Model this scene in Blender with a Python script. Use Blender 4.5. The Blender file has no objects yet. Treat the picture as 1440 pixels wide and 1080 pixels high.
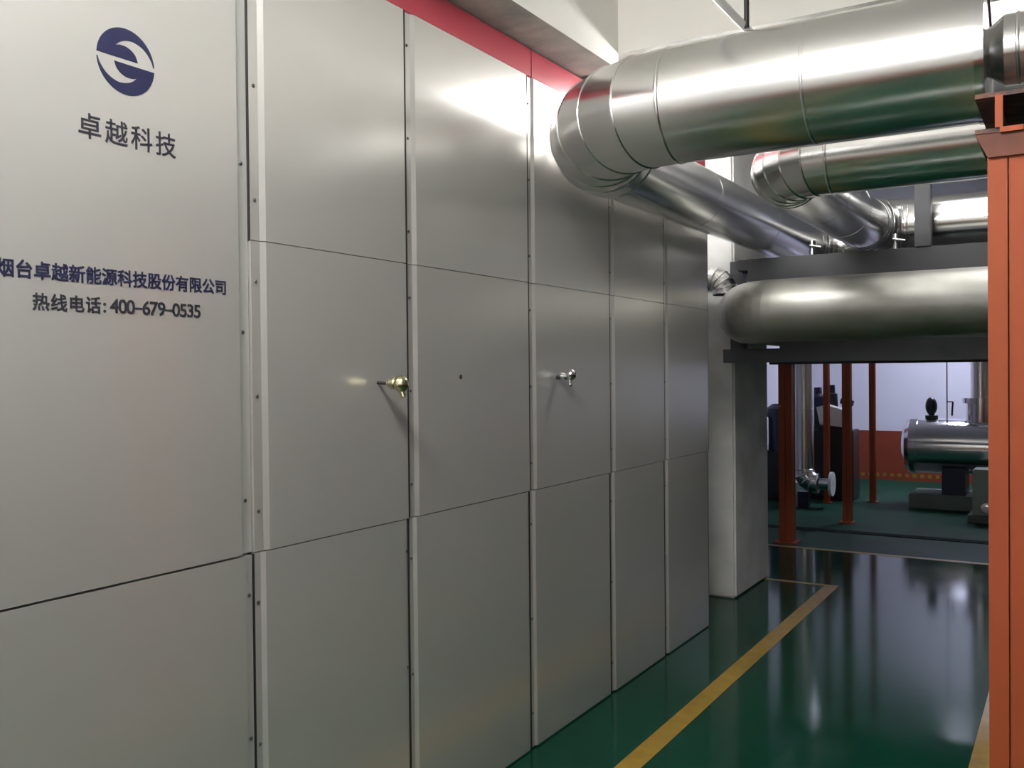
import bpy, bmesh, math, random
from mathutils import Vector, Matrix

SC = bpy.context.scene
COL = SC.collection
PI = math.pi
random.seed(7)

# ------------------------------------------------------------------ camera, sky, exposure
cam_d = bpy.data.cameras.new('camera')
cam_d.sensor_width = 36.0
cam_d.lens = 36.0 * 1300.4 / 1440.0
cam_d.clip_start = 0.05
cam = bpy.data.objects.new('camera', cam_d)
COL.objects.link(cam)
YAW, PITCH, ROLL, EYE = 0.548564, -0.0121919, -0.0097589, 1.6
fwd = Vector((-math.sin(YAW) * math.cos(PITCH), math.cos(YAW) * math.cos(PITCH), math.sin(PITCH)))
r0 = Vector((math.cos(YAW), math.sin(YAW), 0))
u0 = r0.cross(fwd)
rt = math.cos(ROLL) * r0 + math.sin(ROLL) * u0
up = -math.sin(ROLL) * r0 + math.cos(ROLL) * u0
m3 = Matrix((rt, up, -fwd)).transposed()
cam.matrix_world = Matrix.Translation((0, 0, EYE)) @ m3.to_4x4()
SC.camera = cam

SC.view_settings.view_transform = 'Standard'
SC.view_settings.look = 'None'
SC.view_settings.gamma = 1.0
SC.view_settings.use_curve_mapping = False
SC.view_settings.exposure = 0.12

W = bpy.data.worlds.new('overcast sky')
SC.world = W
W.use_nodes = True
bg = W.node_tree.nodes['Background']
bg.inputs[0].default_value = (0.97, 0.985, 1.0, 1)
bg.inputs[1].default_value = WORLD_STRENGTH = 1.9

LAMP_NEAR = 128.0 
LAMP_MID = 3.5      # the panel light above the middle pipe loop
#     # emission of the tubes over the near aisle
FILL_FAR = 33.0
LAMP_BEAM = 60.0     # short tubes behind the cross beam, over the cabinet front; also the added roof tubes
#       # emission of the added bluish fill at the far end


# ------------------------------------------------------------------ materials
def mat(name, base, rough=0.5, metal=0.0, spec=0.5, vary=0.0, vscale=3.0, bump=0.0, bscale=40.0,
        rvary=0.0, stretch=None, col2=None, emit=None, coat=0.0):
    m = bpy.data.materials.new(name)
    m.use_nodes = True
    nt = m.node_tree
    b = nt.nodes['Principled BSDF']
    b.inputs['Base Color'].default_value = (*base, 1)
    b.inputs['Roughness'].default_value = rough
    b.inputs['Metallic'].default_value = metal
    b.inputs['Specular IOR Level'].default_value = spec
    b.inputs['Coat Weight'].default_value = coat
    if emit:
        b.inputs['Emission Color'].default_value = (*emit[:3], 1)
        b.inputs['Emission Strength'].default_value = emit[3]
    if vary or bump or rvary or col2:
        tc = nt.nodes.new('ShaderNodeTexCoord')
        mp = nt.nodes.new('ShaderNodeMapping')
        if stretch:
            mp.inputs['Scale'].default_value = stretch
        nt.links.new(tc.outputs['Object'], mp.inputs[0])
        n = nt.nodes.new('ShaderNodeTexNoise')
        n.inputs['Scale'].default_value = vscale
        n.inputs['Detail'].default_value = 5
        nt.links.new(mp.outputs[0], n.inputs['Vector'])
        if vary or col2:
            r = nt.nodes.new('ShaderNodeValToRGB')
            r.color_ramp.elements[0].position = 0.35
            r.color_ramp.elements[1].position = 0.65
            c2 = col2 or tuple(max(0, c * (1 - vary)) for c in base)
            r.color_ramp.elements[0].color = (*c2, 1)
            r.color_ramp.elements[1].color = (*base, 1)
            nt.links.new(n.outputs['Fac'], r.inputs[0])
            nt.links.new(r.outputs[0], b.inputs['Base Color'])
        if rvary:
            mr = nt.nodes.new('ShaderNodeMapRange')
            mr.inputs[3].default_value = max(0, rough - rvary)
            mr.inputs[4].default_value = rough + rvary
            nt.links.new(n.outputs['Fac'], mr.inputs[0])
            nt.links.new(mr.outputs[0], b.inputs['Roughness'])
        if bump:
            n2 = nt.nodes.new('ShaderNodeTexNoise')
            n2.inputs['Scale'].default_value = bscale
            n2.inputs['Detail'].default_value = 3
            nt.links.new(mp.outputs[0], n2.inputs['Vector'])
            bp = nt.nodes.new('ShaderNodeBump')
            bp.inputs['Strength'].default_value = bump
            bp.inputs['Distance'].default_value = 0.02
            nt.links.new(n2.outputs['Fac'], bp.inputs['Height'])
            nt.links.new(bp.outputs[0], b.inputs['Normal'])
    return m


M = dict(
    panel=mat('cream painted sheet steel', (0.67, 0.65, 0.625), 0.25, metal=0.58, spec=0.5, vary=0.05, vscale=1.2, bump=0.02, bscale=1.5),
    strip=mat('pale green grey steel strip', (0.50, 0.51, 0.485), 0.35, metal=0.4, spec=0.4),
    shade=mat('black joint seal', (0.02, 0.02, 0.02), 0.8, spec=0.2),  # black that stands for the shade inside the open panel gaps
    cabbody=mat('dark gap steel', (0.16, 0.16, 0.15), 0.6),
    screw=mat('dark screw', (0.08, 0.08, 0.08), 0.4, metal=0.6),
    fascia=mat('red painted sheet', (0.46, 0.06, 0.085), 0.25, vary=0.08, vscale=2),
    navy=mat('navy vinyl', (0.012, 0.013, 0.042), 0.6, spec=0.25),
    ink=mat('charcoal vinyl', (0.02, 0.02, 0.028), 0.6, spec=0.25),
    alu=mat('bright aluminium cladding', (0.82, 0.82, 0.815), 0.22, metal=1.0, rvary=0.05, vscale=3, bump=0.015, bscale=5),
    alu_dull=mat('dull aluminium cladding', (0.47, 0.465, 0.44), 0.46, metal=1.0, rvary=0.10, vscale=4, col2=(0.33, 0.33, 0.295), stretch=(0.8, 1.6, 1.6), bump=0.05, bscale=6),
    chrome=mat('polished steel', (0.80, 0.80, 0.83), 0.14, metal=1.0),
    brass=mat('pale brass', (0.62, 0.58, 0.36), 0.22, metal=1.0),
    darkrod=mat('dark steel rod', (0.03, 0.03, 0.03), 0.5, metal=0.5),
    orange=mat('orange painted steel', (0.30, 0.062, 0.020), 0.6, spec=0.3, vary=0.12, vscale=4, stretch=(1, 1, 0.25)),
    rust=mat('rusty steel', (0.16, 0.065, 0.04), 0.75, col2=(0.045, 0.03, 0.03), vscale=22, bump=0.3, bscale=60),
    rust_orange=mat('rust stained orange paint', (0.16, 0.045, 0.022), 0.7, vary=0.4, vscale=12),
    rackgrey=mat('grey painted steel', (0.050, 0.052, 0.058), 0.55, vary=0.15, vscale=6),
    floor=mat('green epoxy floor', (0.004, 0.044, 0.025), 0.11, spec=0.19, vary=0.25, vscale=1.3, rvary=0.04, bump=0.012, bscale=2.2),
    floor_far=mat('dull green floor paint', (0.010, 0.058, 0.034), 0.55, spec=0.10, vary=0.3, vscale=2.0, bump=0.05, bscale=8),
    yellow=mat('yellow floor paint', (0.30, 0.185, 0.022), 0.35, vary=0.25, vscale=14),
    wall=mat('cream wall paint', (0.80, 0.785, 0.745), 0.8, vary=0.04, vscale=2),
    wallfar=mat('white wall paint', (0.70, 0.70, 0.77), 0.8, vary=0.04, vscale=2),
    wainscot=mat('orange red wainscot paint', (0.24, 0.048, 0.022), 0.55, spec=0.3, vary=0.06),
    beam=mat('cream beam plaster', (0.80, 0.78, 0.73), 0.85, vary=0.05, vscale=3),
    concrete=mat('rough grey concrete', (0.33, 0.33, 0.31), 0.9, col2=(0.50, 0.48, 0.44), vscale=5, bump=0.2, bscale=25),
    plaster=mat('stained white plaster', (0.62, 0.62, 0.60), 0.8, col2=(0.50, 0.50, 0.49), vscale=4, bump=0.08, bscale=30),
    white=mat('white enamel', (0.78, 0.78, 0.77), 0.35),
    black=mat('black enamel', (0.012, 0.013, 0.018), 0.35),
    blueblk=mat('dark blue enamel', (0.012, 0.018, 0.05), 0.4),
    plinth=mat('grey green concrete plinth', (0.16, 0.19, 0.17), 0.8, vary=0.2),
    pale=mat('pale green painted steel', (0.30, 0.36, 0.31), 0.5),
    grate=mat('dark drain grating', (0.004, 0.010, 0.008), 0.85, spec=0.1),
    tube_near=mat('lit tube', (0.9, 0.9, 0.9), 0.5, emit=(1.0, 0.98, 0.95, LAMP_NEAR)),
    tube_mid=mat('lit diffuser', (0.9, 0.9, 0.9), 0.5, emit=(1.0, 0.98, 0.96, LAMP_MID)),
    tube_beam=mat('lit short tube', (0.9, 0.9, 0.9), 0.5, emit=(1.0, 0.99, 0.97, LAMP_BEAM)),
    fill_far=mat('added daylight fill', (0.9, 0.9, 0.9), 0.5, emit=(0.76, 0.78, 1.0, FILL_FAR)),
)
g = bpy.data.materials.new('window glass')
g.use_nodes = True
nt = g.node_tree
nt.nodes.clear()
out = nt.nodes.new('ShaderNodeOutputMaterial')
mx = nt.nodes.new('ShaderNodeMixShader')
tr = nt.nodes.new('ShaderNodeBsdfTransparent')
gl = nt.nodes.new('ShaderNodeBsdfGlossy')
gl.inputs['Roughness'].default_value = 0.02
mx.inputs[0].default_value = 0.08
nt.links.new(tr.outputs[0], mx.inputs[1])
nt.links.new(gl.outputs[0], mx.inputs[2])
nt.links.new(mx.outputs[0], out.inputs[0])
M['glass'] = g


# ------------------------------------------------------------------ helpers
def wloc(o):
    v = Vector((0, 0, 0))
    while o:
        v += o.location
        o = o.parent
    return v


def obj(name, bm, m, parent=None, origin=None):
    """link a bmesh given in world coordinates as one mesh object"""
    me = bpy.data.meshes.new(name)
    if parent is not None:
        off = wloc(parent)
    else:
        bb = [v.co for v in bm.verts]
        off = Vector(origin) if origin else Vector((
            (min(v.x for v in bb) + max(v.x for v in bb)) / 2,
            (min(v.y for v in bb) + max(v.y for v in bb)) / 2,
            min(v.z for v in bb)))
    bmesh.ops.translate(bm, verts=bm.verts, vec=-off)
    bm.to_mesh(me)
    bm.free()
    mats = m if isinstance(m, (list, tuple)) else [m]
    for mm in mats:
        me.materials.append(M[mm] if isinstance(mm, str) else mm)
    o = bpy.data.objects.new(name, me)
    COL.objects.link(o)
    if parent is not None:
        o.parent = parent
    else:
        o.location = off
    return o


def tag(o, label, cat=None, group=None):
    o['label'] = label
    if cat:
        o['category'] = cat
    if group:
        o['group'] = group
    return o


def thing(name, label, cat, loc, group=None):
    o = bpy.data.objects.new(name, None)
    o.empty_display_size = 0.1
    COL.objects.link(o)
    o.location = loc
    return tag(o, label, cat, group)


def struct(name, bm, m):
    o = obj(name, bm, m)
    o['kind'] = 'structure'
    return o


def B(bm, x0, x1, y0, y1, z0, z1, bev=0.0):
    r = bmesh.ops.create_cube(bm, size=1)
    vs = r['verts']
    for v in vs:
        v.co = Vector(((x0 + x1) / 2 + v.co.x * (x1 - x0), (y0 + y1) / 2 + v.co.y * (y1 - y0), (z0 + z1) / 2 + v.co.z * (z1 - z0)))
    if bev:
        es = list({e for v in vs for e in v.link_edges})
        bmesh.ops.bevel(bm, geom=es, offset=bev, segments=2, affect='EDGES')
    return bm


def box(x0, x1, y0, y1, z0, z1, bev=0.0):
    return B(bmesh.new(), x0, x1, y0, y1, z0, z1, bev)


def frame_of(d):
    d = d.normalized()
    a = Vector((0, 0, 1)) if abs(d.z) < 0.9 else Vector((0, 1, 0))
    u = d.cross(a).normalized()
    return u, d.cross(u).normalized()


def rod(bm, a, b, r, seg=24, r2=None, caps=True, smooth=True):
    a, b = Vector(a), Vector(b)
    u, w = frame_of(b - a)
    r2 = r if r2 is None else r2
    A = [bm.verts.new(a + r * (math.cos(t) * u + math.sin(t) * w)) for t in (2 * PI * i / seg for i in range(seg))]
    Bv = [bm.verts.new(b + r2 * (math.cos(t) * u + math.sin(t) * w)) for t in (2 * PI * i / seg for i in range(seg))]
    for i in range(seg):
        f = bm.faces.new((A[i], A[(i + 1) % seg], Bv[(i + 1) % seg], Bv[i]))
        f.smooth = smooth
    if caps:
        for ring in (A, Bv):
            f = bm.faces.new([bm.verts.new(v.co) for v in ring])
    return bm


def lathe(bm, a, d, prof, seg=32):
    """prof: list of (distance along d, radius); sharp steps where consecutive distances or radii repeat"""
    a, d = Vector(a), Vector(d).normalized()
    u, w = frame_of(d)
    for (s0, q0), (s1, q1) in zip(prof[:-1], prof[1:]):
        ring0 = [bm.verts.new(a + d * s0 + max(q0, 1e-5) * (math.cos(2 * PI * i / seg) * u + math.sin(2 * PI * i / seg) * w)) for i in range(seg)]
        ring1 = [bm.verts.new(a + d * s1 + max(q1, 1e-5) * (math.cos(2 * PI * i / seg) * u + math.sin(2 * PI * i / seg) * w)) for i in range(seg)]
        for i in range(seg):
            f = bm.faces.new((ring0[i], ring0[(i + 1) % seg], ring1[(i + 1) % seg], ring1[i]))
            f.smooth = True
    return bm


def ball(bm, c, r, sx=1, sy=1, sz=1, seg=20):
    res = bmesh.ops.create_uvsphere(bm, u_segments=seg, v_segments=seg // 2, radius=r)
    for v in res['verts']:
        v.co = Vector((c[0] + v.co.x * sx, c[1] + v.co.y * sy, c[2] + v.co.z * sz))
        for f in v.link_faces:
            f.smooth = True
    return bm


def ring_bead(bm, c, d, r, w=0.012, h=0.004, seg=64):
    """a raised swage bead round a pipe at c, axis d"""
    c, d = Vector(c), Vector(d).normalized()
    lathe(bm, c, d, [(-w, r - 0.001), (-w * 0.5, r + h * 0.8), (0, r + h), (w * 0.5, r + h * 0.8), (w, r - 0.001)], seg)


def elbow(bm, corner, d_in, d_out, R, r, n=6, seg=64, bead=0.0035):
    """gored 90 degree elbow: the pipe comes along d_in to corner and leaves along d_out"""
    corner, d_in, d_out = Vector(corner), Vector(d_in).normalized(), Vector(d_out).normalized()
    c = corner - d_in * R + d_out * R
    ax = d_in.cross(d_out).normalized()
    rings = []
    for k in range(n + 1):
        th = PI / 2 * k / n
        rad = -d_out * math.cos(th) + d_in * math.sin(th)
        tan = d_in * math.cos(th) + d_out * math.sin(th)
        p = c + rad * R / (math.cos(PI / 4 / n) if 0 < k < n else 1)
        k2 = 1 / math.cos(PI / 4 / n) if 0 < k < n else 1
        rings.append((p, rad, tan, k2))
    for k in range(n):
        rr = []
        for p, rad, tan, k2 in (rings[k], rings[k + 1]):
            rr.append([bm.verts.new(p + r * (k2 * math.cos(2 * PI * i / seg) * rad + math.sin(2 * PI * i / seg) * ax)) for i in range(seg)])
        for i in range(seg):
            f = bm.faces.new((rr[0][i], rr[0][(i + 1) % seg], rr[1][(i + 1) % seg], rr[1][i]))
            f.smooth = True
    if bead:
        for p, rad, tan, k2 in rings:
            ring_bead(bm, p, tan, r * (1 + (k2 - 1) * 0.5), 0.008, bead, seg)
    return bm


def pipe(bm, a, b, r, seg=64, seams=0, bead=0.0014, caps=True):
    a, b = Vector(a), Vector(b)
    rod(bm, a, b, r, seg, caps=caps)
    for k in range(seams):
        ring_bead(bm, a.lerp(b, (k + 1) / (seams + 1)), b - a, r, 0.007, bead, seg)
    return bm

# ------------------------------------------------------------------ the room
YB, YF, XL, XR, ZC = -1.2, 14.2, -3.4, 7.5, 3.6
struct('floor', box(XL, XR, YB, 8.47, -0.12, 0.0), 'floor')
struct('floor_far', box(XL, XR, 8.47, YF, -0.12, 0.0), 'floor_far')
struct('ceiling', box(XL, XR, YB, YF, ZC, ZC + 0.12), 'wall')
struct('wall_left', box(XL - 0.15, XL, YB - 0.15, YF + 0.15, -0.12, ZC + 0.12), 'wallfar')
struct('wall_right', box(XR, XR + 0.15, YB - 0.15, YF + 0.15, -0.12, ZC + 0.12), 'wall')
struct('wall_far', box(XL, XR, YF, YF + 0.15, -0.12, ZC + 0.12), 'wallfar')
WX0, WX1, WZ0, WZ1 = -1.7, 2.6, 1.9, 3.25          # one wide window behind the camera
bm = bmesh.new()
B(bm, XL, WX0, YB - 0.15, YB, -0.12, ZC + 0.12)
B(bm, WX1, XR, YB - 0.15, YB, -0.12, ZC + 0.12)
B(bm, WX0, WX1, YB - 0.15, YB, -0.12, WZ0)
B(bm, WX0, WX1, YB - 0.15, YB, WZ1, ZC + 0.12)
struct('wall_back', bm, 'wall')
bm = bmesh.new()
for x0, x1 in ((WX0, WX0 + 0.06), (WX1 - 0.06, WX1), (0.42, 0.48)):
    B(bm, x0, x1, YB - 0.11, YB - 0.04, WZ0, WZ1)
for z0, z1 in ((WZ0, WZ0 + 0.06), (WZ1 - 0.06, WZ1)):
    B(bm, WX0 + 0.06, WX1 - 0.06, YB - 0.11, YB - 0.04, z0, z1)
win = struct('window_1', bm, 'white')
o = obj('pane', box(WX0 + 0.05, WX1 - 0.05, YB - 0.08, YB - 0.074, WZ0 + 0.05, WZ1 - 0.05), 'glass', win)
pl = bpy.data.lights.new('window portal', 'AREA')
pl.shape = 'RECTANGLE'
pl.size, pl.size_y = WX1 - WX0, WZ1 - WZ0
pl.cycles.is_portal = True
po = bpy.data.objects.new('window portal', pl)
COL.objects.link(po)
po.location = ((WX0 + WX1) / 2, YB - 0.13, (WZ0 + WZ1) / 2)
po.rotation_euler = (PI / 2, 0, 0)

struct('baseboard_back', box(XL, XR, YB, YB + 0.012, 0, 0.72), 'wainscot')
struct('baseboard_far', box(XL, XR, YF - 0.012, YF, 0, 0.71), 'wainscot')
struct('baseboard_right', box(XR - 0.012, XR, YB, YF, 0, 0.71), 'wainscot')
struct('pillar', box(-2.9, -2.045, 6.33, 7.14, 0, ZC, 0.015), 'plaster')
# beams overhead: one along the cabinet, one across the aisle
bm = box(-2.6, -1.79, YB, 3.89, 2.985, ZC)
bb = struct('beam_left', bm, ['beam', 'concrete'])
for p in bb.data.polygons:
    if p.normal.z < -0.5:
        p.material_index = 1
struct('beam_left_end', box(-2.6, -1.79, 4.15, 5.2, 2.985, ZC), 'concrete')
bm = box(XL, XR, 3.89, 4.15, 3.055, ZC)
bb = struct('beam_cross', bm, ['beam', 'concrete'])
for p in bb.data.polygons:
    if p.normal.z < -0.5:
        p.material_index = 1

bm = bmesh.new()
for k in range(14):
    B(bm, -3.0 + k * 0.1, -2.95 + k * 0.1, YF - 0.016, YF - 0.012, 0.05, 0.10)
struct('trim_1', bm, 'yellow')
# painted floor lines
def line(x0, x1, y0, y1):
    return struct('floor_marking', box(x0, x1, y0, y1, 0.0, 0.0015), 'yellow')
line(-1.60, -1.505, YB, 7.07)
line(-2.045, -1.60, 7.02, 7.07)
line(-0.375, -0.28, YB, 8.33)
o = line(-2.9, XR, 8.40, 8.47)
bm = bmesh.new()
B(bm, -2.9, XR, 9.38, 9.54, 0.0, 0.004)
for k in range(74):
    B(bm, -2.88 + k * 0.1, -2.82 + k * 0.1, 9.40, 9.52, 0.004, 0.007)
tag(obj('drain_grating', bm, 'grate'), 'dark slotted drain grating running across the green floor beyond the yellow line', 'drain')

# ------------------------------------------------------------------ heat storage cabinet with its panels
FX = -1.97            # face of the panels
CY0, CY1 = 0.22, 5.59
cab = thing('boiler_cabinet', 'long cream steel panelled boiler cabinet with a red top band along the aisle', 'cabinet', (-2.6, 2.9, 0))
bm = box(-3.3, FX - 0.034, CY0, CY1 - 0.01, 0, 2.95)
obj('cabinet_body', bm, 'cabbody', cab)
bm = box(-3.3, FX - 0.02, CY1 - 0.012, CY1, 0, 2.85, 0.003)
obj('end_panel', bm, 'panel', cab)
for y0, y1 in ((CY0, 3.424), (3.427, CY1)):
    bm = box(FX - 0.034, FX - 0.012, y0, y1, 2.856, 2.978, 0.003)
    o = obj('top_band', bm, 'fascia', cab)
    tag(o, 'red band along the cabinet top')

JY = [0.235, 1.04, 1.838, 2.543, 3.372, 4.163, 4.868, 5.588]     # left edge of each column of panels
ROWS = [(0.008, 1.0985), (1.1015, 1.9785), (1.981, 2.85)]


def panel_mesh(y0, y1, z0, z1, fl, bev, rfl):
    """pan shaped sheet: flange at the left, bevel, proud face, and a flange at the right where rfl > 0"""
    d0, d1, back = FX - 0.009, FX, FX - 0.030
    pr = [(y0, back), (y0, d0), (y0 + fl, d0), (y0 + fl + bev, d1)]
    if rfl:
        pr += [(y1 - rfl - 0.006, d1), (y1 - rfl, d0), (y1, d0), (y1, back)]
    else:
        pr += [(y1 - 0.002, d1), (y1, d1 - 0.003), (y1, back)]
    bm = bmesh.new()
    lo = [bm.verts.new((x, y, z0)) for y, x in pr]
    hi = [bm.verts.new((x, y, z1)) for y, x in pr]
    n = len(pr)
    for i in range(n):
        bm.faces.new((lo[i], lo[(i + 1) % n], hi[(i + 1) % n], hi[i]))
    bm.faces.new(lo[::-1])
    bm.faces.new(hi)
    return bm


def screw(parent, x, y, z):
    bm = bmesh.new()
    lathe(bm, (x - 0.001, y, z), (1, 0, 0), [(0, 0.0055), (0.003, 0.0055), (0.0045, 0.0035), (0.0045, 0.0)], 10)
    obj('screw', bm, 'screw', parent)


panels = {}
for c in range(7):
    for r, (z0, z1) in enumerate(ROWS):
        if c == 1:                      # the lettered column is one tall sheet above the lower seam
            if r == 2:
                continue
            z0, z1 = ((0.008, 1.096), (1.102, 2.85))[r]
        y0, y1 = JY[c], JY[c + 1] - 0.010
        fl, bev, rfl = (0.034, 0.016, 0.0) if r else (0.022, 0.012, 0.024)
        if c == 1 and r:
            y1 = 1.788
        if c > 1 and r == 0:
            rfl = 0.014
        p = obj('panel', panel_mesh(y0, y1, z0, z1, fl, bev, rfl), 'panel', cab)
        panels[c, r] = p
        if c:
            nk = 5 if z1 - z0 > 1.5 else 3
            for k in range(nk):
                zz = z0 + (z1 - z0) * (0.13 + 0.74 * k / (nk - 1))
                screw(p, FX - 0.009, y0 + fl * 0.5, zz)
                if rfl:
                    screw(p, FX - 0.009, y1 - rfl * 0.5, zz + 0.03)

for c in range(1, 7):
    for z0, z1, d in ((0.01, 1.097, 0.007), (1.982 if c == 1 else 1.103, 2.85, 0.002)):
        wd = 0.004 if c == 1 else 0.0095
        obj('joint_shade', box(FX - 0.032, FX - max(d, 0.009 if c == 1 else 0), JY[c + 1] - wd, JY[c + 1] - 0.0005, z0, z1), 'shade', cab)  # dark strip put in to draw the shadow line of the gap
st = obj('joint_strip', box(FX - 0.032, FX - 0.016, 1.790, 1.8335, 1.103, 2.85), 'strip', cab)
tag(st, 'narrow recessed pale strip beside the lettered panel')
for k in range(4):
    screw(st, FX - 0.016, 1.812, 1.25 + 0.47 * k)

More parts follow.
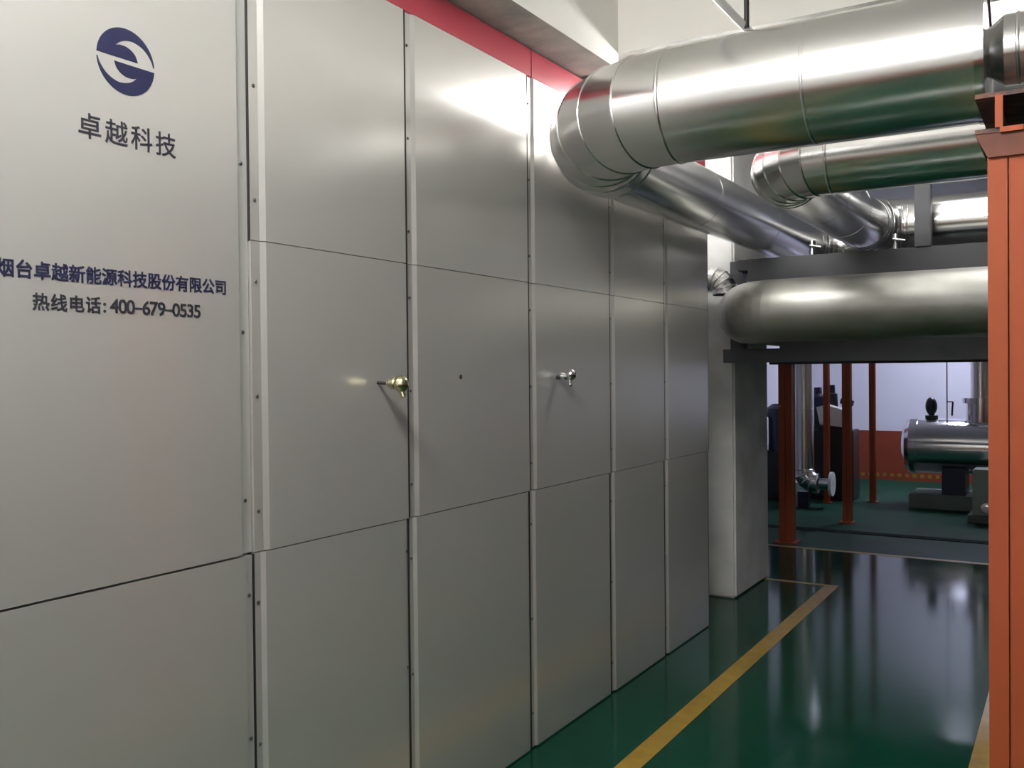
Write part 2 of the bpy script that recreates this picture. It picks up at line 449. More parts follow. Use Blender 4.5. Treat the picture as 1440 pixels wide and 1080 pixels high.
# lettering: glyph outlines on a 1000 unit square
GLYPH_DATA = {
    '卓': '235,397 772,397 772,300 235,300|235,551 772,551 772,456 235,456|55,153 55,84 458,84 458,-79 535,-79 535,84 947,84 947,153 535,153 535,238 849,238 849,614 526,614 526,696 909,696 909,760 526,760 526,840 450,840 450,614 161,614 161,238 458,238 458,153',
    '越': '789,803 886,679 940,712 841,830|101,388 98,246 77,100 26,-33 53,-52 77,-77 122,21 148,128 243,15 380,-39 570,-54 939,-54 952,-15 970,20 570,18 429,26 319,55 319,250 460,250 460,317 319,317 319,455 475,455 475,522 304,522 304,650 455,650 455,716 304,716 304,840 235,840 235,716 81,716 81,650 235,650 235,522 44,522 44,455 251,455 251,100 201,164 162,254 164,384|488,141 535,177 700,275 682,333 569,271 569,602 699,602 716,414 744,258 660,165 563,96 609,42 692,104 767,182 797,121 832,83 874,69 921,85 948,140 963,247 936,261 910,282 901,171 882,136 846,165 814,247 886,377 939,523 880,538 843,433 795,335 778,458 765,602 960,602 960,666 762,666 759,840 690,840 695,666 501,666 501,278 485,231 456,208',
    '科': '503,727 594,656 663,585 715,633 643,704 551,771|463,466 562,393 640,319 690,368 611,441 510,510|372,826 226,780 53,745 74,687 212,709 212,558 43,558 43,488 202,488 124,314 28,172 67,103 143,219 212,365 212,-78 286,-78 286,387 379,238 425,296 286,469 286,488 434,488 434,558 286,558 286,725 418,766|422,190 433,118 762,172 762,-78 836,-78 836,185 965,206 954,275 836,256 836,841 762,841 762,244',
    '技': '614,840 614,683 378,683 378,613 614,613 614,462 398,462 398,393 431,393 428,392 499,242 594,116 463,39 320,-12 343,-44 361,-79 511,-20 648,64 771,-21 916,-81 965,-16 825,36 705,113 789,205 858,316 909,444 861,465 847,462 688,462 688,613 929,613 929,683 688,683 688,840|502,393 814,393 744,267 650,162 565,269|178,840 178,638 49,638 49,568 178,568 178,348 37,311 59,238 178,273 178,11 174,-5 159,-9 56,-8 79,-77 163,-75 216,-64 244,-38 252,11 252,295 373,332 363,400 252,368 252,568 363,568 363,638 252,638 252,840',
    '烟': '83,637 69,508 39,392 95,369 126,496 139,629|344,665 312,558 273,456 320,434 408,639|192,835 192,493 183,309 140,130 39,-30 67,-54 92,-82 160,6 207,100 237,200 348,29 402,85 252,287 260,390 262,493 262,835|635,693 635,559 635,522 502,522 502,459 631,459 612,344 567,229 483,120 531,77 597,157 643,241 672,327 742,199 793,90 847,121 778,259 687,412 692,459 832,459 832,522 695,522 695,558 695,693|409,795 409,-81 477,-81 477,-21 857,-21 857,-73 927,-73 927,795|477,47 477,727 857,727 857,47',
    '台': '179,342 179,-79 255,-79 255,-25 741,-25 741,-77 821,-77 821,342|255,48 255,270 741,270 741,48|126,426 262,444 800,474 861,388 925,434 809,580 658,727 599,687 745,540 231,516 364,653 490,811 415,844 283,668 183,559 138,519 101,500',
    '新': '360,213 406,130 442,51 495,83 460,158 411,240|135,235 96,145 41,68 94,30 151,116 196,220|553,744 553,400 548,257 522,109 460,-25 518,-71 586,77 616,243 623,400 623,432 775,432 775,-75 848,-75 848,432 958,432 958,502 623,502 623,694 783,725 927,767 866,822 724,778|214,827 258,735 61,735 61,672 503,672 503,735 336,735 282,844|377,667 323,507 46,507 46,443 251,443 251,339 50,339 50,273 251,273 251,18 249,8 239,5 162,5 184,-59 247,-57 290,-47 314,-24 320,17 320,273 507,273 507,339 320,339 320,443 519,443 519,507 391,507 447,652|126,651 152,577 165,507 230,525 214,593 187,665',
    '能': '383,420 383,334 170,334 170,420|100,484 100,-79 170,-79 170,125 383,125 383,8 380,-5 367,-9 263,-8 288,-77 368,-75 422,-65 450,-39 457,7 457,484|170,275 383,275 383,184 170,184|858,765 752,717 625,670 625,838 551,838 551,506 561,442 598,410 672,401 844,401 906,414 939,462 954,556 919,568 888,585 881,511 866,477 837,469 678,469 644,472 629,483 625,507 625,609 773,656 908,709|870,319 760,263 625,213 625,373 551,373 551,35 561,-30 599,-62 674,-71 849,-71 914,-57 948,-5 963,99 928,111 896,128 890,44 874,5 843,-4 681,-4 646,-1 629,10 625,34 625,151 781,201 919,263|84,553 154,566 414,586 437,533 502,563 449,669 373,780 312,756 384,643 164,631 228,719 287,818 209,842 151,732 105,664 81,638 58,625',
    '源': '537,407 843,407 843,319 537,319|537,549 843,549 843,463 537,463|505,205 451,105 385,19 445,-20 513,75 572,186|788,188 850,84 898,-10 967,21 853,213|87,777 177,718 254,662 299,722 131,829|38,507 207,400 251,460 172,510 81,560|59,-24 126,-66 201,92 271,258 211,300 135,124|338,791 338,517 331,336 296,142 214,-36 276,-76 364,114 402,323 411,517 411,723 951,723 951,791|650,709 621,607 469,607 469,261 649,261 649,0 646,-12 633,-16 529,-15 550,-79 633,-79 687,-69 714,-45 721,-2 721,261 913,261 913,607 694,607 733,692',
    '股': '107,803 107,444 103,283 83,111 35,-46 96,-80 146,81 169,259 319,259 319,16 315,2 302,-2 207,-1 228,-72 306,-69 354,-58 380,-31 387,15 387,803|175,735 319,735 319,569 175,569|175,500 319,500 319,329 173,329 175,444|518,802 518,692 510,618 474,544 395,476 443,421 533,502 576,596 587,690 587,732 758,732 758,571 764,510 787,477 836,467 902,467 950,472 944,537 902,532 841,532 829,540 827,570 827,802|813,328 752,222 672,134 592,224 532,328|425,398 425,328 483,328 466,322 531,196 617,90 507,28 388,-13 424,-79 552,-29 670,42 786,-31 920,-82 965,-16 837,26 727,89 800,171 860,268 905,382 861,401 848,398',
    '份': '754,820 686,807 739,635 815,498 920,386 943,420 972,449 875,546 804,665|259,836 198,687 121,550 33,437 77,363 161,474 161,-80 236,-80 236,600 287,706 330,815|503,814 451,667 377,542 282,443 330,377 395,442 395,378 523,378 487,203 417,69 302,-26 354,-81 478,29 556,181 597,378 776,378 755,107 728,7 713,-4 693,-7 588,-2 602,-36 609,-72 726,-72 763,-63 792,-39 818,26 836,168 851,414 852,448 400,448 473,550 532,667 577,798',
    '有': '391,840 347,710 63,710 63,640 316,640 243,512 151,398 40,304 88,246 177,320 255,406 255,-79 329,-79 329,119 748,119 748,15 743,-1 726,-6 580,-5 605,-77 712,-76 779,-66 813,-38 822,14 822,524 336,524 397,640 939,640 939,710 427,710 467,822|329,289 748,289 748,184 329,184|329,353 329,456 748,456 748,353',
    '限': '92,799 92,-78 159,-78 159,731 304,731 225,505 280,429 308,361 315,301 310,258 294,231 263,222 204,223 218,190 223,157 290,159 319,165 342,177 373,223 382,294 375,360 348,433 293,513 392,773 343,802 332,799|811,546 811,422 516,422 516,546|811,609 516,609 516,730 811,730|439,-80 497,-56 696,0 693,68 516,25 516,356 612,356 678,173 777,28 914,-73 937,-38 965,-8 890,32 825,86 771,152 858,208 943,271 894,324 821,264 738,206 704,278 678,356 883,356 883,796 442,796 442,53 430,5 406,-18',
    '公': '324,811 252,665 159,534 51,428 120,374 228,489 325,631 404,789|665,819 592,789 683,636 791,491 901,374 964,438 855,543 749,677|161,-14 287,5 781,39 848,-73 922,-33 816,131 681,306 611,274 734,109 266,82 413,278 547,500 465,535 329,297 223,149 174,92 132,65',
    '司': '95,598 95,532 698,532 698,598|88,776 88,704 812,704 812,33 807,14 788,8 629,9 655,-73 769,-71 842,-59 870,-41 884,-12 888,32 888,776|232,357 555,357 555,170 232,170|159,424 159,29 232,29 232,104 628,104 628,424',
    '热': '343,111 358,14 363,-74 437,-63 429,23 412,118|549,113 586,16 610,-72 684,-56 658,31 619,126|756,118 831,14 887,-84 958,-51 899,45 822,146|174,140 113,35 43,-53 113,-82 183,13 244,121|216,839 216,700 66,700 66,630 216,630 216,476 46,432 64,360 216,403 216,251 212,239 198,235 98,235 120,168 200,170 251,181 278,206 286,251 286,423 414,459 405,527 286,495 286,630 403,630 403,700 286,700 286,839|566,841 564,696 428,696 428,631 561,631 554,538 541,457 458,506 421,454 522,392 487,323 437,266 368,219 416,165 489,216 544,278 583,352 701,264 740,323 604,418 622,517 632,631 767,631 769,377 799,217 882,161 929,174 958,219 972,308 941,320 913,337 904,251 885,227 847,279 835,435 839,696 635,696 638,841',
    '线': '54,54 70,-18 398,80 387,144|704,780 783,736 849,689 893,736 827,781 748,822|72,423 112,434 232,452 172,368 130,317 89,272 54,251 78,182 145,204 384,255 384,318 185,282 298,430 401,592 338,630 275,519 148,506 235,648 309,804 239,837 165,664 104,556 74,514 47,494|887,349 817,259 728,178 706,265 688,367 943,415 931,481 679,434 666,566 915,604 903,670 662,634 658,842 584,842 591,623 433,600 445,532 595,555 608,421 413,385 425,317 617,353 638,235 666,133 530,57 381,0 408,-31 428,-62 565,-5 691,66 736,-11 792,-60 857,-77 912,-64 945,-19 963,68 934,84 907,108 900,39 887,5 865,-4 823,9 786,48 753,110 862,208 950,319',
    '电': '452,408 452,264 204,264 204,408|531,408 788,408 788,264 531,264|452,478 204,478 204,621 452,621|531,478 531,621 788,621 788,478|126,695 126,129 204,129 204,191 452,191 452,85 465,-5 510,-51 597,-63 818,-63 900,-44 943,21 962,142 923,156 887,176 877,76 856,26 814,13 602,13 557,18 536,39 531,83 531,191 865,191 865,695 531,695 531,838 452,838 452,695',
    '话': '99,768 179,692 243,618 295,672 228,742 147,814|417,293 417,-80 491,-80 491,-39 823,-39 823,-76 901,-76 901,293 695,293 695,461 959,461 959,532 695,532 695,725 808,748 906,773 854,833 631,783 364,747 386,685 619,713 619,532 365,532 365,461 619,461 619,293|491,29 491,224 823,224 823,29|43,526 43,454 183,454 183,105 163,44 129,7 173,-52 221,-7 386,124 356,186 254,108 254,526',
    ':': '109,458 67,440 49,398 67,356 109,338 151,356 169,398 151,440|109,111 67,93 49,51 67,9 109,-9 151,9 169,51 151,93',
    '0': '470,341 442,525 366,647 250,691 134,647 58,525 30,341 58,157 134,35 250,-9 366,35 442,157|372,341 357,203 315,115 250,84 185,115 143,203 128,341 143,479 185,567 250,598 315,567 357,479',
    '3': '81,569 143,591 197,598 260,586 300,550 315,496 300,443 255,409 180,397 180,307 261,295 310,253 326,193 312,135 274,98 216,84 141,97 64,136 64,30 137,1 209,-9 321,18 396,90 424,198 414,266 382,324 326,360 376,398 404,447 413,513 388,607 318,669 212,691 143,684 81,662',
    '4': '398,691 356,691 11,269 11,224 300,224 300,0 398,0 398,224 471,224 471,312 398,312|298,506 300,506 300,312 142,312',
    '5': '404,682 101,682 101,327 230,331 311,285 340,207 321,145 270,101 199,84 124,97 50,134 50,33 132,1 215,-9 330,20 409,96 438,209 408,322 323,400 190,423 190,594 404,594',
    '6': '317,691 168,558 75,402 44,233 72,106 149,22 264,-9 365,19 437,93 465,195 440,297 372,368 274,394 214,385 167,366 212,461 285,547 376,616|146,265 200,294 254,301 312,287 352,250 367,196 353,137 315,98 258,84 192,106 148,168',
    '7': '490,682 49,682 49,589 344,589 94,29 181,-9',
    '9': '187,-9 329,115 426,274 461,442 433,570 356,658 244,691 134,661 62,586 36,489 62,388 131,317 229,290 284,298 335,319 298,231 228,144 127,63|134,490 149,546 188,584 246,598 304,581 344,536 360,475 355,420 300,392 250,383 191,398 150,436',
}
GLYPH = {}
for ch, code in GLYPH_DATA.items():
    GLYPH[ch] = [[tuple(int(v) for v in q.split(',')) for q in sp.split(' ')] for sp in code.split('|')]


def flat_mesh(splines, thick, embolden=0.0):
    """fill closed outlines (holes included) and give the vinyl a thickness; local x, y -> along the panel, up"""
    cu = bpy.data.curves.new('outline', 'CURVE')
    cu.dimensions = '2D'
    cu.fill_mode = 'BOTH'
    cu.extrude = thick / 2
    for pts in splines:
        s = cu.splines.new('POLY')
        s.points.add(len(pts) - 1)
        for q, (x, y) in zip(s.points, pts):
            q.co = (x, y, 0, 1)
        s.use_cyclic_u = True
    o = bpy.data.objects.new('outline', cu)
    me = bpy.data.meshes.new_from_object(o)
    bm = bmesh.new()
    e = embolden
    for i, (dx, dy) in enumerate(((0, 0), (e, e), (-e, e), (e, -e), (-e, -e)) if e else ((0, 0),)):
        n0 = len(bm.verts)
        bm.from_mesh(me)
        bm.verts.ensure_lookup_table()
        for v in bm.verts[n0:]:
            x, y, z = v.co
            v.co = (FX + thick / 2 + z + i * 0.00004, x + dx, y + dy)
    bpy.data.objects.remove(o)
    bpy.data.curves.remove(cu)
    bpy.data.meshes.remove(me)
    return bm


def text_outlines(s, y0, z0, size, pitch, latin=None):
    """outlines of a line of text starting at y0; CJK glyphs advance by pitch, Latin ones by latin"""
    res, y = [], y0
    for ch in s:
        if ch == ' ':
            y += latin * 0.35
            continue
        adv = pitch if ord(ch) > 255 else latin
        off = 0.0
        if ch == '-':
            res.append([(y + 0.05 * latin, z0 + size * 0.30), (y + 0.95 * latin, z0 + size * 0.30),
                        (y + 0.95 * latin, z0 + size * 0.37), (y + 0.05 * latin, z0 + size * 0.37)])
        else:
            k = size / 1000.0
            if ord(ch) < 256:
                xs = [q[0] for sp in GLYPH[ch] for q in sp]
                kx, kk = k * 1.22, k * 1.16
                if ch == ':':
                    adv = latin * 0.7
                off = y + adv / 2 - kx * (min(xs) + max(xs)) / 2
                for sp in GLYPH[ch]:
                    res.append([(off + kx * a, z0 + kk * b) for a, b in sp])
            else:
                for sp in GLYPH[ch]:
                    res.append([(y + pitch / 2 + k * (a - 500), z0 + k * b) for a, b in sp])
        y += adv
    return res


pp = panels[1, 1]
tag(pp, 'tall cream panel with a round blue emblem, company name and hotline number')
R = 0.080
cy, cz = 1.440, 2.364
b0 = math.asin(0.07)
outer = [(math.cos(t), math.sin(t)) for t in (PI - b0 + (2 * b0 - PI) * i / 40 for i in range(41))]


def smooth_curve(pts, n=8):
    P = [pts[0]] + pts + [pts[-1]]
    res = []
    for i in range(1, len(P) - 2):
        for k in range(n):
            t = k / n
            res.append(tuple(0.5 * (2 * P[i][a] + (P[i + 1][a] - P[i - 1][a]) * t + (2 * P[i - 1][a] - 5 * P[i][a] + 4 * P[i + 1][a] - P[i + 2][a]) * t * t
                                    + (3 * P[i][a] - P[i - 1][a] - 3 * P[i + 1][a] + P[i + 2][a]) * t ** 3) for a in (0, 1)))
    res.append(pts[-1])
    return res


half = outer + smooth_curve([(0.965, 0.07), (0.90, 0.24), (0.74, 0.45), (0.52, 0.60), (0.26, 0.67), (0.0, 0.64), (-0.20, 0.55), (-0.36, 0.42)]) \
    + smooth_curve([(-0.22, 0.46), (-0.02, 0.46), (0.18, 0.39), (0.33, 0.26), (0.41, 0.07)])
spl = [[(cy + R * x, cz + R * z) for x, z in half], [(cy - R * x, cz - R * z) for x, z in half]]
obj('emblem', flat_mesh(spl, 0.0012), 'navy', pp)
obj('lettering', flat_mesh(text_outlines('卓越科技', 1.305, 2.162, 0.064, 0.0705), 0.0012, 0.0004), 'ink', pp)
pt = pp
obj('lettering', flat_mesh(text_outlines('烟台卓越新能源科技股份有限公司', 1.113, 1.822, 0.042, 0.0420), 0.0012, 0.0008), 'navy', pt)
obj('lettering', flat_mesh(text_outlines('热线电话: 400-679-0535', 1.192, 1.753, 0.041, 0.0430, 0.0222), 0.0012, 0.0007), 'ink', pt)

# plugged hole in a middle panel
bm = bmesh.new()
lathe(bm, (FX, 2.856, 1.586), (1, 0, 0), [(0.0, 0.009), (0.001, 0.009), (0.001, 0.0)], 16)
tag(obj('hole', bm, 'shade', panels[3, 1]), 'small dark hole in the panel')

# two probes sticking out of the panels
pr = thing('temperature_probe', 'brass ball headed probe on a dark rod sticking out of the cabinet', 'probe', (FX, 2.373, 1.572), 'probes on the cabinet')
obj('rod', rod(bmesh.new(), (FX - 0.01, 2.373, 1.572), (-1.90, 2.373, 1.568), 0.0055, 12), 'darkrod', pr)
bm = lathe(bmesh.new(), (-1.925, 2.373, 1.569), (1, 0, 0), [(0, 0.006), (0, 0.012), (0.014, 0.014), (0.014, 0.020), (0.032, 0.021), (0.04, 0.016), (0.04, 0.0)], 20)
obj('neck', bm, 'brass', pr)
bm = ball(bmesh.new(), (-1.872, 2.373, 1.567), 0.026, 1.0, 1, 1.1)
obj('ball', bm, 'brass', pr)
bm = rod(bmesh.new(), (-1.872, 2.373, 1.55), (-1.862, 2.373, 1.525), 0.011, 16, r2=0.008)
obj('outlet', bm, 'brass', pr)

pr = thing('temperature_probe', 'small chromed probe with a drain nipple, farther along the cabinet', 'probe', (FX, 3.605, 1.58), 'probes on the cabinet')
obj('rod', rod(bmesh.new(), (FX - 0.01, 3.605, 1.578), (-1.915, 3.605, 1.577), 0.009, 12), 'darkrod', pr)
bm = lathe(bmesh.new(), (-1.945, 3.605, 1.582), (1, 0, 0), [(0, 0.008), (0, 0.017), (0.02, 0.017), (0.02, 0.012), (0.034, 0.012)], 6)
obj('hex_collar', bm, 'chrome', pr)
bm = ball(bmesh.new(), (-1.897, 3.605, 1.590), 0.026, 0.85, 1, 1)
obj('head', bm, 'chrome', pr)
bm = rod(bmesh.new(), (-1.905, 3.605, 1.572), (-1.903, 3.605, 1.545), 0.011, 14, r2=0.009)
ball(bm, (-1.903, 3.605, 1.546), 0.0105, 1, 1, 1, 12)
obj('nipple', bm, 'chrome', pr)

# ------------------------------------------------------------------ insulated pipes in aluminium cladding
def loop(label, mname, Y, Z, X, R, r, x_end, y_end, x_ret=None, seams=(2, 3), group='clad pipes', n=6, leg=None, bead=0.0035):
    """a pipe that comes in from the right along X, turns away from the camera at x = X and, if asked, turns back right"""
    t = thing('insulated_pipe', label, 'pipe', (X, Y, Z - r), group)
    obj('straight_run', pipe(bmesh.new(), (x_end, Y, Z), (X + R, Y, Z), r, 72, seams[0]), mname, t)
    obj('elbow', elbow(bmesh.new(), (X, Y, Z), (-1, 0, 0), (0, 1, 0), R, r, n, 72, bead), mname, t)
    if leg:                                 # the run going away is thinner than the elbow
        bm = bmesh.new()
        lathe(bm, (X, Y + R, Z), (0, 1, 0), [(0, r), (0.004, r * 0.97), (0.006, leg[2] * 0.7)], 72)
        obj('shoulder', bm, mname, t)
        X, Z, r = leg
        R = 0.28
        obj('straight_run', pipe(bmesh.new(), (X, Y + 0.475, Z), (X, y_end - R, Z), r, 72, seams[1]), mname, t)
        obj('elbow', elbow(bmesh.new(), (X, y_end, Z), (0, 1, 0), (1, 0, 0), R, r, n, 72, bead), mname, t)
        obj('straight_run', pipe(bmesh.new(), (X + R, y_end, Z), (x_ret, y_end, Z), r, 72, seams[0]), mname, t)
    elif x_ret is None:
        obj('straight_run', pipe(bmesh.new(), (X, Y + R, Z), (X, y_end, Z), r, 72, seams[1]), mname, t)
    else:
        obj('straight_run', pipe(bmesh.new(), (X, Y + R, Z), (X, y_end - R, Z), r, 72, seams[1]), mname, t)
        obj('elbow', elbow(bmesh.new(), (X, y_end, Z), (0, 1, 0), (1, 0, 0), R, r, n, 72, bead), mname, t)
        obj('straight_run', pipe(bmesh.new(), (X + R, y_end, Z), (x_ret, y_end, Z), r, 72, seams[0]), mname, t)
    return t


Z1 = 2.552
p1 = loop('large bright clad pipe crossing above the aisle and turning back beside the cabinet', 'alu',
          3.155, Z1, -1.703, 0.48, 0.203, -0.252, 7.25, 3.4, seams=(1, 2), leg=(-1.745, 2.532, 0.16))
# end flange where the near pipe passes the orange post, then a thinner flared neck
bm = bmesh.new()
lathe(bm, (-0.252, 3.155, Z1), (1, 0, 0), [(0, 0.19), (0, 0.2065), (0.026, 0.2065), (0.026, 0.185)], 72)
tag(obj('end_band', bm, 'chrome', p1), 'bright steel band at the pipe end')
bm = bmesh.new()
lathe(bm, (-0.232, 3.155, Z1), (1, 0, 0), [(0, 0.203), (0.001, 0.05)], 72)
obj('end_plate', bm, 'alu', p1)
bm = bmesh.new()
lathe(bm, (-0.231, 3.155, Z1), (1, 0, 0), [(0, 0.070), (0.012, 0.076), (0.05, 0.104), (0.40, 0.104)], 64)
ring_bead(bm, (-0.145, 3.155, Z1), (1, 0, 0), 0.104, 0.006, 0.003)
tag(obj('flared_sleeve', bm, 'alu', p1), 'flared cladding sleeve with rivets')
for k in range(10):
    a = 2 * PI * k / 10 + 0.2
    obj('rivet', ball(bmesh.new(), (-0.11, 3.155 + 0.104 * math.cos(a), Z1 + 0.104 * math.sin(a)), 0.004, seg=8), 'screw', p1)
obj('straight_run', pipe(bmesh.new(), (0.17, 3.155, Z1), (4.4, 3.155, Z1), 0.102, 64, 4), 'alu', p1)

p2 = loop('middle clad pipe loop passing under and behind the large near pipe at the right', 'alu',
          4.15, 2.52, -1.15, 0.25, 0.16, 4.4, 6.35, 4.4, seams=(3, 2))
p3 = loop('low dull clad pipe at eye level running right from the end of the cabinet', 'alu_dull',
          5.62, 1.96, -1.79, 0.25, 0.19, 4.4, 8.2, None, seams=(4, 2), n=12, bead=0.0)
# gored branch elbow dropping into the low pipe beside the cabinet corner
bm = elbow(bmesh.new(), (-2.03, 6.10, 2.22), (1, 0, 0), (0, 0, -1), 0.10, 0.085, 5, 40, 0.003)
pipe(bm, (-2.5, 6.10, 2.22), (-2.13, 6.10, 2.22), 0.085, 40)
t = obj('insulated_pipe', bm, 'alu')
tag(t, 'short gored pipe elbow curving down behind the low pipe at the cabinet corner', 'pipe', 'clad pipes')

# small drain valves on the pipe loops
for (x, y, z, lb) in ((-1.45, 6.09, 2.397, 'small bright vent valve under the end of the large near pipe'),
                      (-0.95, 6.09, 2.397, 'small bright vent valve beside the grey upright under the middle pipe')):
    v = thing('vent_valve', lb, 'valve', (x, y, z), 'vent valves on the rack')
    bm = lathe(bmesh.new(), (x, y, z - 0.06), (0, 0, 1), [(0, 0.0), (0, 0.022), (0.03, 0.022), (0.03, 0.014), (0.06, 0.014), (0.06, 0.026), (0.09, 0.026), (0.09, 0.0)], 16)
    obj('body', bm, 'chrome', v)
    bm = rod(bmesh.new(), (x - 0.01, y - 0.03, z), (x + 0.06, y - 0.03, z - 0.015), 0.007, 10)
    obj('lever', bm, 'chrome', v)

# ------------------------------------------------------------------ grey steel rack that carries the pipes
rk = thing('pipe_rack', 'dark grey steel rack under the pipes beside the white pillar', 'rack', (0, 6.1, 0))


def channel(x0, x1, y0, y1, z0, z1, t=0.012):
    """C section beam along X, open to the far side"""
    bm = bmesh.new()
    B(bm, x0, x1, y0, y0 + t, z0, z1)
    B(bm, x0, x1, y0 + t, y1, z0, z0 + t)
    B(bm, x0, x1, y0 + t, y1, z1 - t, z1)
    return bm


obj('lower_beam', channel(-2.03, 3.6, 6.05, 6.15, 1.652, 1.742), 'rackgrey', rk)
obj('lower_beam', box(-1.655, 3.6, 6.06, 6.14, 1.742, 1.80), 'rackgrey', rk)
obj('deck_plate', box(-1.655, 3.6, 6.15, 8.58, 1.735, 1.765), 'rackgrey', rk)
obj('upper_beam', channel(-1.86, 3.6, 6.05, 6.13, 2.19, 2.335), 'rackgrey', rk)
obj('lower_beam', channel(-2.44, 3.6, 8.58, 8.72, 1.652, 1.765), 'rackgrey', rk)
obj('upright', box(-2.03, -1.94, 6.20, 6.30, 1.742, 2.345, 0.004), 'rackgrey', rk)
obj('upright', box(-0.835, -0.745, 6.03, 6.12, 2.335, ZC, 0.004), 'rackgrey', rk)
obj('upright', box(-0.835, -0.745, 6.05, 6.12, 1.80, 2.19, 0.004), 'rackgrey', rk)
obj('upright', box(2.2, 2.3, 6.05, 6.15, 0, 1.652, 0.004), 'rackgrey', rk)
obj('bracket', box(-2.03, -1.94, 6.15, 6.33, 1.66, 1.735, 0.004), 'rackgrey', rk)
obj('bracket', box(-1.94, -1.86, 6.07, 6.30, 2.265, 2.335, 0.004), 'rackgrey', rk)
bm = bmesh.new()
bm2 = [(-0.71, 6.04, 1.765), (-0.60, 6.04, 1.765), (-0.52, 6.04, 1.652), (-0.62, 6.04, 1.652)]
lo = [bm.verts.new(q) for q in bm2]
hi = [bm.verts.new((q[0], 6.048, q[2])) for q in bm2]
bm.faces.new(lo)
bm.faces.new(hi[::-1])
for i in range(4):
    bm.faces.new((lo[i], hi[i], hi[(i + 1) % 4], lo[(i + 1) % 4]))
obj('gusset', bm, 'rackgrey', rk)


def hpost(bm, x0, x1, y0, y1, z0, z1, t=0.008, groove=True):
    """two channels back to back: flanges front and rear with a fine groove down the front"""
    xm = (x0 + x1) / 2
    B(bm, x0, xm - 0.002, y0, y0 + t, z0, z1)
    B(bm, xm + 0.002, x1, y0, y0 + t, z0, z1)
    B(bm, x0, x1, y1 - t, y1, z0, z1)
    B(bm, x0 + 0.006, xm - 0.002, y0 + t, y1 - t, z0, z1)
    B(bm, xm + 0.002, x1 - 0.006, y0 + t, y1 - t, z0, z1)
    B(bm, xm - 0.002, xm + 0.002, y0 + t * 2, y1 - t, z0, z1)
    return bm


def post(label, x, y, w, h, plate=True):
    t = thing('support_post', label, 'post', (x, y, 0), 'orange steel posts')
    obj('column', hpost(bmesh.new(), x - w / 2, x + w / 2, y - w / 2, y + w / 2, 0.012 if plate else 0, h), 'orange', t)
    obj('base_plate', box(x - w * 0.85, x + w * 0.85, y - w * 0.85, y + w * 0.85, 0, 0.012), 'orange', t)
    return t


far = [(-2.30, 8.65, 0.122, 1.652, 'thick orange steel post standing at the far yellow line beside the pillar'),
       (-2.047, 10.04, 0.085, 2.6, 'thin orange post just right of the white control box on the pump'),
       (-2.10, 11.74, 0.068, 2.6, 'thin orange post in front of the bare wainscot wall, left of the silver tank'),
       (-2.57, 11.45, 0.066, 2.6, 'thin dark orange post standing close against the pump cabinet')]
for x, y, w, h, lb in far:
    post(lb, x, y, w, h)
np_ = thing('support_post', 'tall orange steel post close to the camera at the right edge of the picture', 'post', (-0.155, 2.90, 0), 'orange steel posts')
o = obj('column', hpost(bmesh.new(), -0.207, -0.107, 2.83, 2.93, 0.015, 2.235), 'orange', np_)
o = obj('base_plate', box(-0.26, -0.05, 2.78, 2.98, 0, 0.015), 'orange', np_)
bm = bmesh.new()                       # head: short I beam along Y under the pipe
B(bm, -0.236, -0.118, 2.815, 3.42, 2.235, 2.247)
B(bm, -0.236, -0.118, 2.815, 3.42, 2.331, 2.343)
B(bm, -0.187, -0.177, 2.815, 3.42, 2.247, 2.331)
tag(obj('beam_head', bm, 'rust', np_), 'rusty short I beam on the post top')
bm = bmesh.new()                       # tapering cap plate under the beam
q = [(-0.236, 2.235), (-0.118, 2.235), (-0.108, 2.17), (-0.205, 2.17)]
lo = [bm.verts.new((x, 2.818, z)) for x, z in q]
hi = [bm.verts.new((x, 2.829, z)) for x, z in q]
bm.faces.new(lo)
bm.faces.new(hi[::-1])
for i in range(4):
    bm.faces.new((lo[i], hi[i], hi[(i + 1) % 4], lo[(i + 1) % 4]))
tag(obj('cap_plate', bm, 'rust_orange', np_), 'rust stained plate at the post top')
bm = bmesh.new()
B(bm, -0.187, -0.168, 2.808, 2.815, 2.246, 2.332)
B(bm, -0.175, -0.120, 2.806, 2.815, 2.232, 2.246)
tag(obj('weld_edge', bm, 'orange', np_), 'orange edge of the I beam')

# ------------------------------------------------------------------ conduit and hanger under the ceiling
cd = thing('conduit', 'thin white conduit running under the ceiling above the large near pipe', 'conduit', (-1.07, 3.3, 2.885))
obj('tube', rod(bmesh.new(), (-1.07, YB + 0.02, 2.90), (-1.07, 3.88, 2.90), 0.015, 16), 'white', cd)
bm = rod(bmesh.new(), (-1.055, 3.44, 2.885), (-1.055, 3.44, ZC), 0.010, 12)
tag(obj('hanger', bm, 'darkrod', cd), 'dark hanger rod')

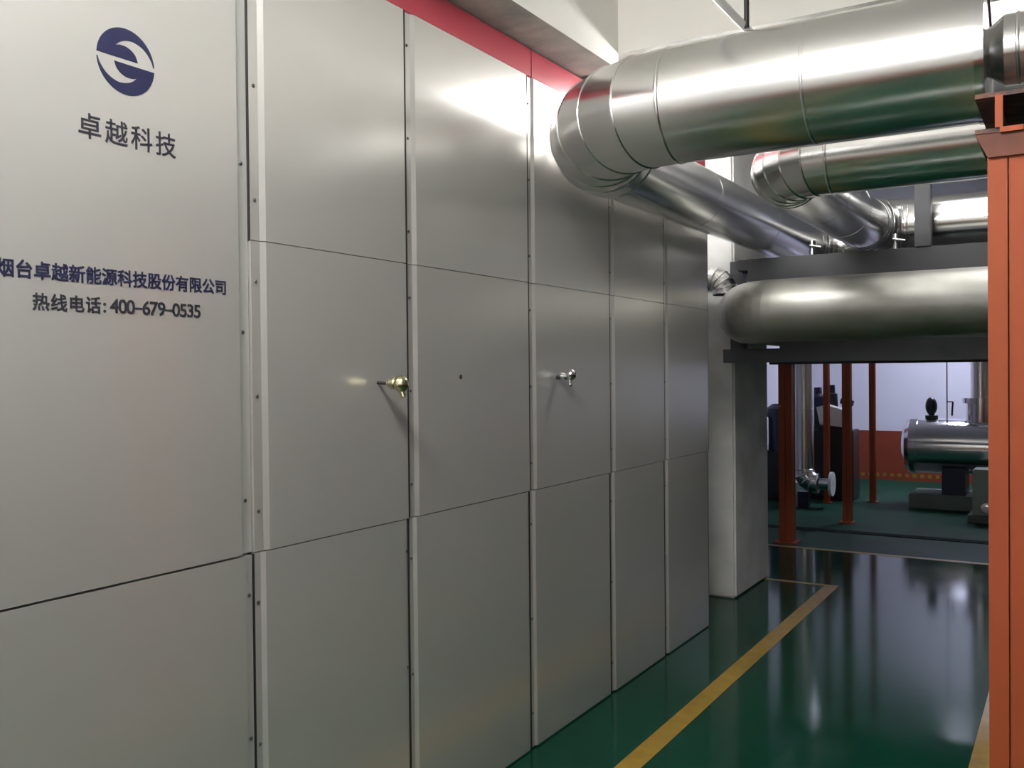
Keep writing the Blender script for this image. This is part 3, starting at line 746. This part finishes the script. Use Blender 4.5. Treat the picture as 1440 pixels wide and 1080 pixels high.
# ------------------------------------------------------------------ ceiling lights
def batten(label, x, y, z, L, tube, along='x', n=2):
    t = thing('ceiling_light', label, 'light', (x, y, z), 'tube lights under the ceiling')
    hx, hy = (L / 2, 0.16) if along == 'x' else (0.16, L / 2)
    wx, wy = (hx, 0.04) if along == 'x' else (0.04, hy)
    obj('housing', box(x - wx, x + wx, y - wy, y + wy, z + 0.05, z + 0.11, 0.004), 'white', t)
    for s in (-1, 1):
        if along == 'x':
            bm = rod(bmesh.new(), (x - hx + 0.03, y + s * 0.08, z + 0.02), (x + hx - 0.03, y + s * 0.08, z + 0.02), 0.03, 16)
        else:
            bm = rod(bmesh.new(), (x + s * 0.08, y - hy + 0.03, z + 0.02), (x + s * 0.08, y + hy - 0.03, z + 0.02), 0.03, 16)
        obj('tube', bm, tube, t)
    for s in (-0.7, 0.7):
        px, py = (x + s * hx, y) if along == 'x' else (x, y + s * hy)
        obj('hanger', rod(bmesh.new(), (px, py, z + 0.11), (px, py, ZC), 0.006, 8), 'white', t)
    return t


def led(label, x, y, z, lx, ly, tube):
    t = thing('ceiling_light', label, 'light', (x, y, z), 'panel lights under the ceiling')
    bm = bmesh.new()
    for a0, a1, c0, c1 in ((-lx, lx, -ly, -ly + 0.03), (-lx, lx, ly - 0.03, ly), (-lx, -lx + 0.03, -ly + 0.03, ly - 0.03), (lx - 0.03, lx, -ly + 0.03, ly - 0.03)):
        B(bm, x + a0, x + a1, y + c0, y + c1, z, z + 0.05)
    B(bm, x - lx, x + lx, y - ly, y + ly, z + 0.05, z + 0.06)
    obj('housing', bm, 'white', t)
    obj('diffuser', box(x - lx + 0.03, x + lx - 0.03, y - ly + 0.03, y + ly - 0.03, z + 0.012, z + 0.03), tube, t)
    for s in (-1, 1):
        obj('hanger', rod(bmesh.new(), (x + s * lx * 0.7, y, z + 0.06), (x + s * lx * 0.7, y, ZC), 0.006, 8), 'white', t)


batten('short twin tube light tucked behind the cross beam above the large near pipe', -1.4, 4.36, 2.97, 0.8, 'tube_beam')
led('square panel light above the middle pipe loop', -0.25, 5.6, 3.36, 0.6, 0.6, 'tube_mid')
batten('bare twin tube light hung over the near aisle in front of the cabinet', -1.0, 0.75, 3.15, 1.3, 'tube_near')
led('unseen panel light added above the far tank in place of bluish daylight', -0.9, 12.7, 3.3, 0.6, 0.45, 'fill_far')  # added lamp, replaces daylight from windows on the right
batten('unseen twin tube light added above the cabinet roof to brighten the pillar', -2.62, 5.28, 3.25, 0.9, 'tube_beam')  # added out of view to brighten the pillar front and left wall

# ------------------------------------------------------------------ equipment at the far end
tk = thing('tank', 'horizontal polished silver tank on a low plinth at the far right', 'tank', (0.2, 11.8, 0))
bm = bmesh.new()
lathe(bm, (-1.62, 11.8, 0.70), (1, 0, 0), [(0, 0.32), (3.5, 0.32)], 64)
obj('shell', bm, 'chrome', tk)
bm = bmesh.new()
lathe(bm, (-1.62, 11.8, 0.70), (-1, 0, 0), [(0.0, 0.333), (0.05, 0.333), (0.10, 0.29), (0.14, 0.20), (0.16, 0.10), (0.165, 0.0)], 64)
lathe(bm, (-1.62, 11.8, 0.70), (1, 0, 0), [(0, 0.333), (0.03, 0.333), (0.03, 0.31)], 64)
obj('end_cap', bm, 'chrome', tk)
bm = bmesh.new()
lathe(bm, (1.88, 11.8, 0.70), (1, 0, 0), [(0.0, 0.32), (0.10, 0.29), (0.14, 0.20), (0.165, 0.0)], 64)
obj('end_cap', bm, 'chrome', tk)
for x in (-1.2, 1.4):
    obj('saddle', box(x - 0.12, x + 0.12, 11.55, 12.05, 0.16, 0.46), 'blueblk', tk)
bm = bmesh.new()
lathe(bm, (-0.94, 11.8, 0.98), (0, 0, 1), [(0, 0.15), (0.22, 0.15), (0.22, 0.19), (0.25, 0.19), (0.25, 0.10)], 40)
obj('nozzle', bm, 'chrome', tk)
struct('plinth', box(-1.66, 2.3, 11.45, 12.1, 0, 0.16, 0.01), 'plinth')
rp = thing('riser_pipe', 'vertical silver clad pipe rising from the flange on the tank', 'pipe', (-0.94, 11.8, 1.23), 'clad pipes')
obj('run', pipe(bmesh.new(), (-0.94, 11.8, 1.23), (-0.94, 11.8, 3.4), 0.105, 40, 2), 'alu', rp)
bm = bmesh.new()
lathe(bm, (-0.94, 11.8, 1.23), (0, 0, 1), [(0, 0.10), (0, 0.19), (0.03, 0.19), (0.03, 0.10)], 40)
obj('flange', bm, 'chrome', rp)
vb = thing('relief_valve', 'black rounded valve standing on top of the silver tank', 'valve', (-1.455, 11.8, 1.01))
bm = lathe(bmesh.new(), (-1.455, 11.8, 1.022), (0, 0, 1), [(0, 0.07), (0.03, 0.07), (0.03, 0.03), (0.06, 0.035)], 20)
obj('base', bm, 'black', vb)
obj('head', ball(bmesh.new(), (-1.458, 11.8, 1.16), 0.065, 1, 1, 1.65), 'black', vb)
tag(obj('sensor_cable', rod(rod(rod(bmesh.new(), (-1.27, 11.62, 0.972), (-1.27, 11.62, 3.58), 0.006, 8), (-1.27, 11.62, 1.22), (-1.21, 11.62, 1.22), 0.006, 8), (-1.21, 11.62, 1.22), (-1.22, 11.62, 1.06), 0.010, 8), 'black'),
    'thin dark cable hanging down to the top of the silver tank', 'cable')

sp = thing('riser_pipe', 'vertical silver clad pipe beside the thick far orange post, bending at its foot', 'pipe', (-2.73, 11.0, 0), 'clad pipes')
obj('run', pipe(bmesh.new(), (-2.73, 11.0, 0.42), (-2.73, 11.0, 3.3), 0.118, 40, 3), 'alu', sp)
obj('elbow', elbow(bmesh.new(), (-2.73, 11.0, 0.28), (0, 0, -1), (1, 0, 0), 0.16, 0.118, 4, 40), 'alu', sp)
bm = bmesh.new()
rod(bm, (-2.57, 11.0, 0.28), (-2.42, 11.0, 0.28), 0.07, 24)
obj('outlet', bm, 'chrome', sp)
bm = bmesh.new()
lathe(bm, (-2.43, 11.0, 0.28), (1, 0, 0), [(0, 0.06), (0, 0.14), (0.03, 0.14), (0.03, 0.02)], 32)
obj('flange', bm, 'white', sp)
obj('foot', box(-2.79, -2.67, 10.94, 11.06, 0, 0.18), 'blueblk', sp)

pc = thing('pump_unit', 'pump with a white control box and black motor beside the vertical silver pipe', 'pump', (-2.5, 11.9, 0))
obj('stand', box(-2.85, -2.32, 11.72, 12.1, 0, 0.86, 0.01), 'black', pc)
bm = bmesh.new()
pts = [(-2.70, 0.93), (-2.43, 0.90), (-2.40, 1.10), (-2.62, 1.17), (-2.74, 1.14)]
lo = [bm.verts.new((x, 11.66, z)) for x, z in pts]
hi = [bm.verts.new((x, 11.95, z)) for x, z in pts]
bm.faces.new(lo)
bm.faces.new(hi[::-1])
for i in range(5):
    bm.faces.new((lo[i], hi[i], hi[(i + 1) % 5], lo[(i + 1) % 5]))
tag(obj('control_box', bm, 'white', pc), 'white control box')
obj('box_base', box(-2.72, -2.42, 11.68, 11.95, 0.86, 0.915), 'black', pc)
bm = lathe(bmesh.new(), (-2.78, 11.9, 0.86), (0, 0, 1), [(0, 0.10), (0.40, 0.10), (0.44, 0.06), (0.52, 0.05), (0.52, 0.0)], 24)
obj('motor', bm, 'blueblk', pc)
bm = lathe(bmesh.new(), (-2.60, 11.9, 1.14), (0, 0, 1), [(0, 0.07), (0.16, 0.06), (0.17, 0.035), (0.27, 0.03), (0.27, 0.0)], 20)
obj('gauge_head', bm, 'black', pc)
bm = rod(bmesh.new(), (-2.50, 11.9, 1.21), (-2.35, 11.9, 1.18), 0.035, 16)
obj('coupling', bm, 'black', pc)

pb = thing('pump_unit', 'dark blue pump motor half hidden behind the white pillar', 'pump', (-3.17, 11.6, 0))
obj('stand', box(-3.38, -3.03, 11.4, 11.8, 0, 0.60, 0.01), 'black', pb)
bm = lathe(bmesh.new(), (-3.17, 11.6, 0.60), (0, 0, 1), [(0, 0.13), (0.0, 0.14), (0.42, 0.14), (0.42, 0.17), (0.52, 0.17), (0.58, 0.09), (0.58, 0.0)], 28)
obj('motor', bm, 'blueblk', pb)
bm = lathe(bmesh.new(), (-3.10, 11.46, 0.92), (0.3, -1, 0), [(0, 0.05), (0.04, 0.05), (0.04, 0.0)], 20)
obj('gauge', bm, 'chrome', pb)

pd = thing('pipe_pedestal', 'pale green steel pedestal under a pipe end beside the near orange post', 'pedestal', (-0.78, 10.8, 0))
obj('box', box(-0.93, -0.62, 10.65, 10.95, 0.08, 0.55, 0.012), 'pale', pd)
bm = lathe(bmesh.new(), (-0.80, 10.65, 0.16), (0, -1, 0), [(0, 0.05), (0.03, 0.05), (0.03, 0.025), (0.08, 0.025), (0.08, 0.0)], 16)
obj('tap', bm, 'chrome', pd)
obj('foot', box(-0.97, -0.58, 10.6, 11.0, 0, 0.08, 0.008), 'plinth', pd)
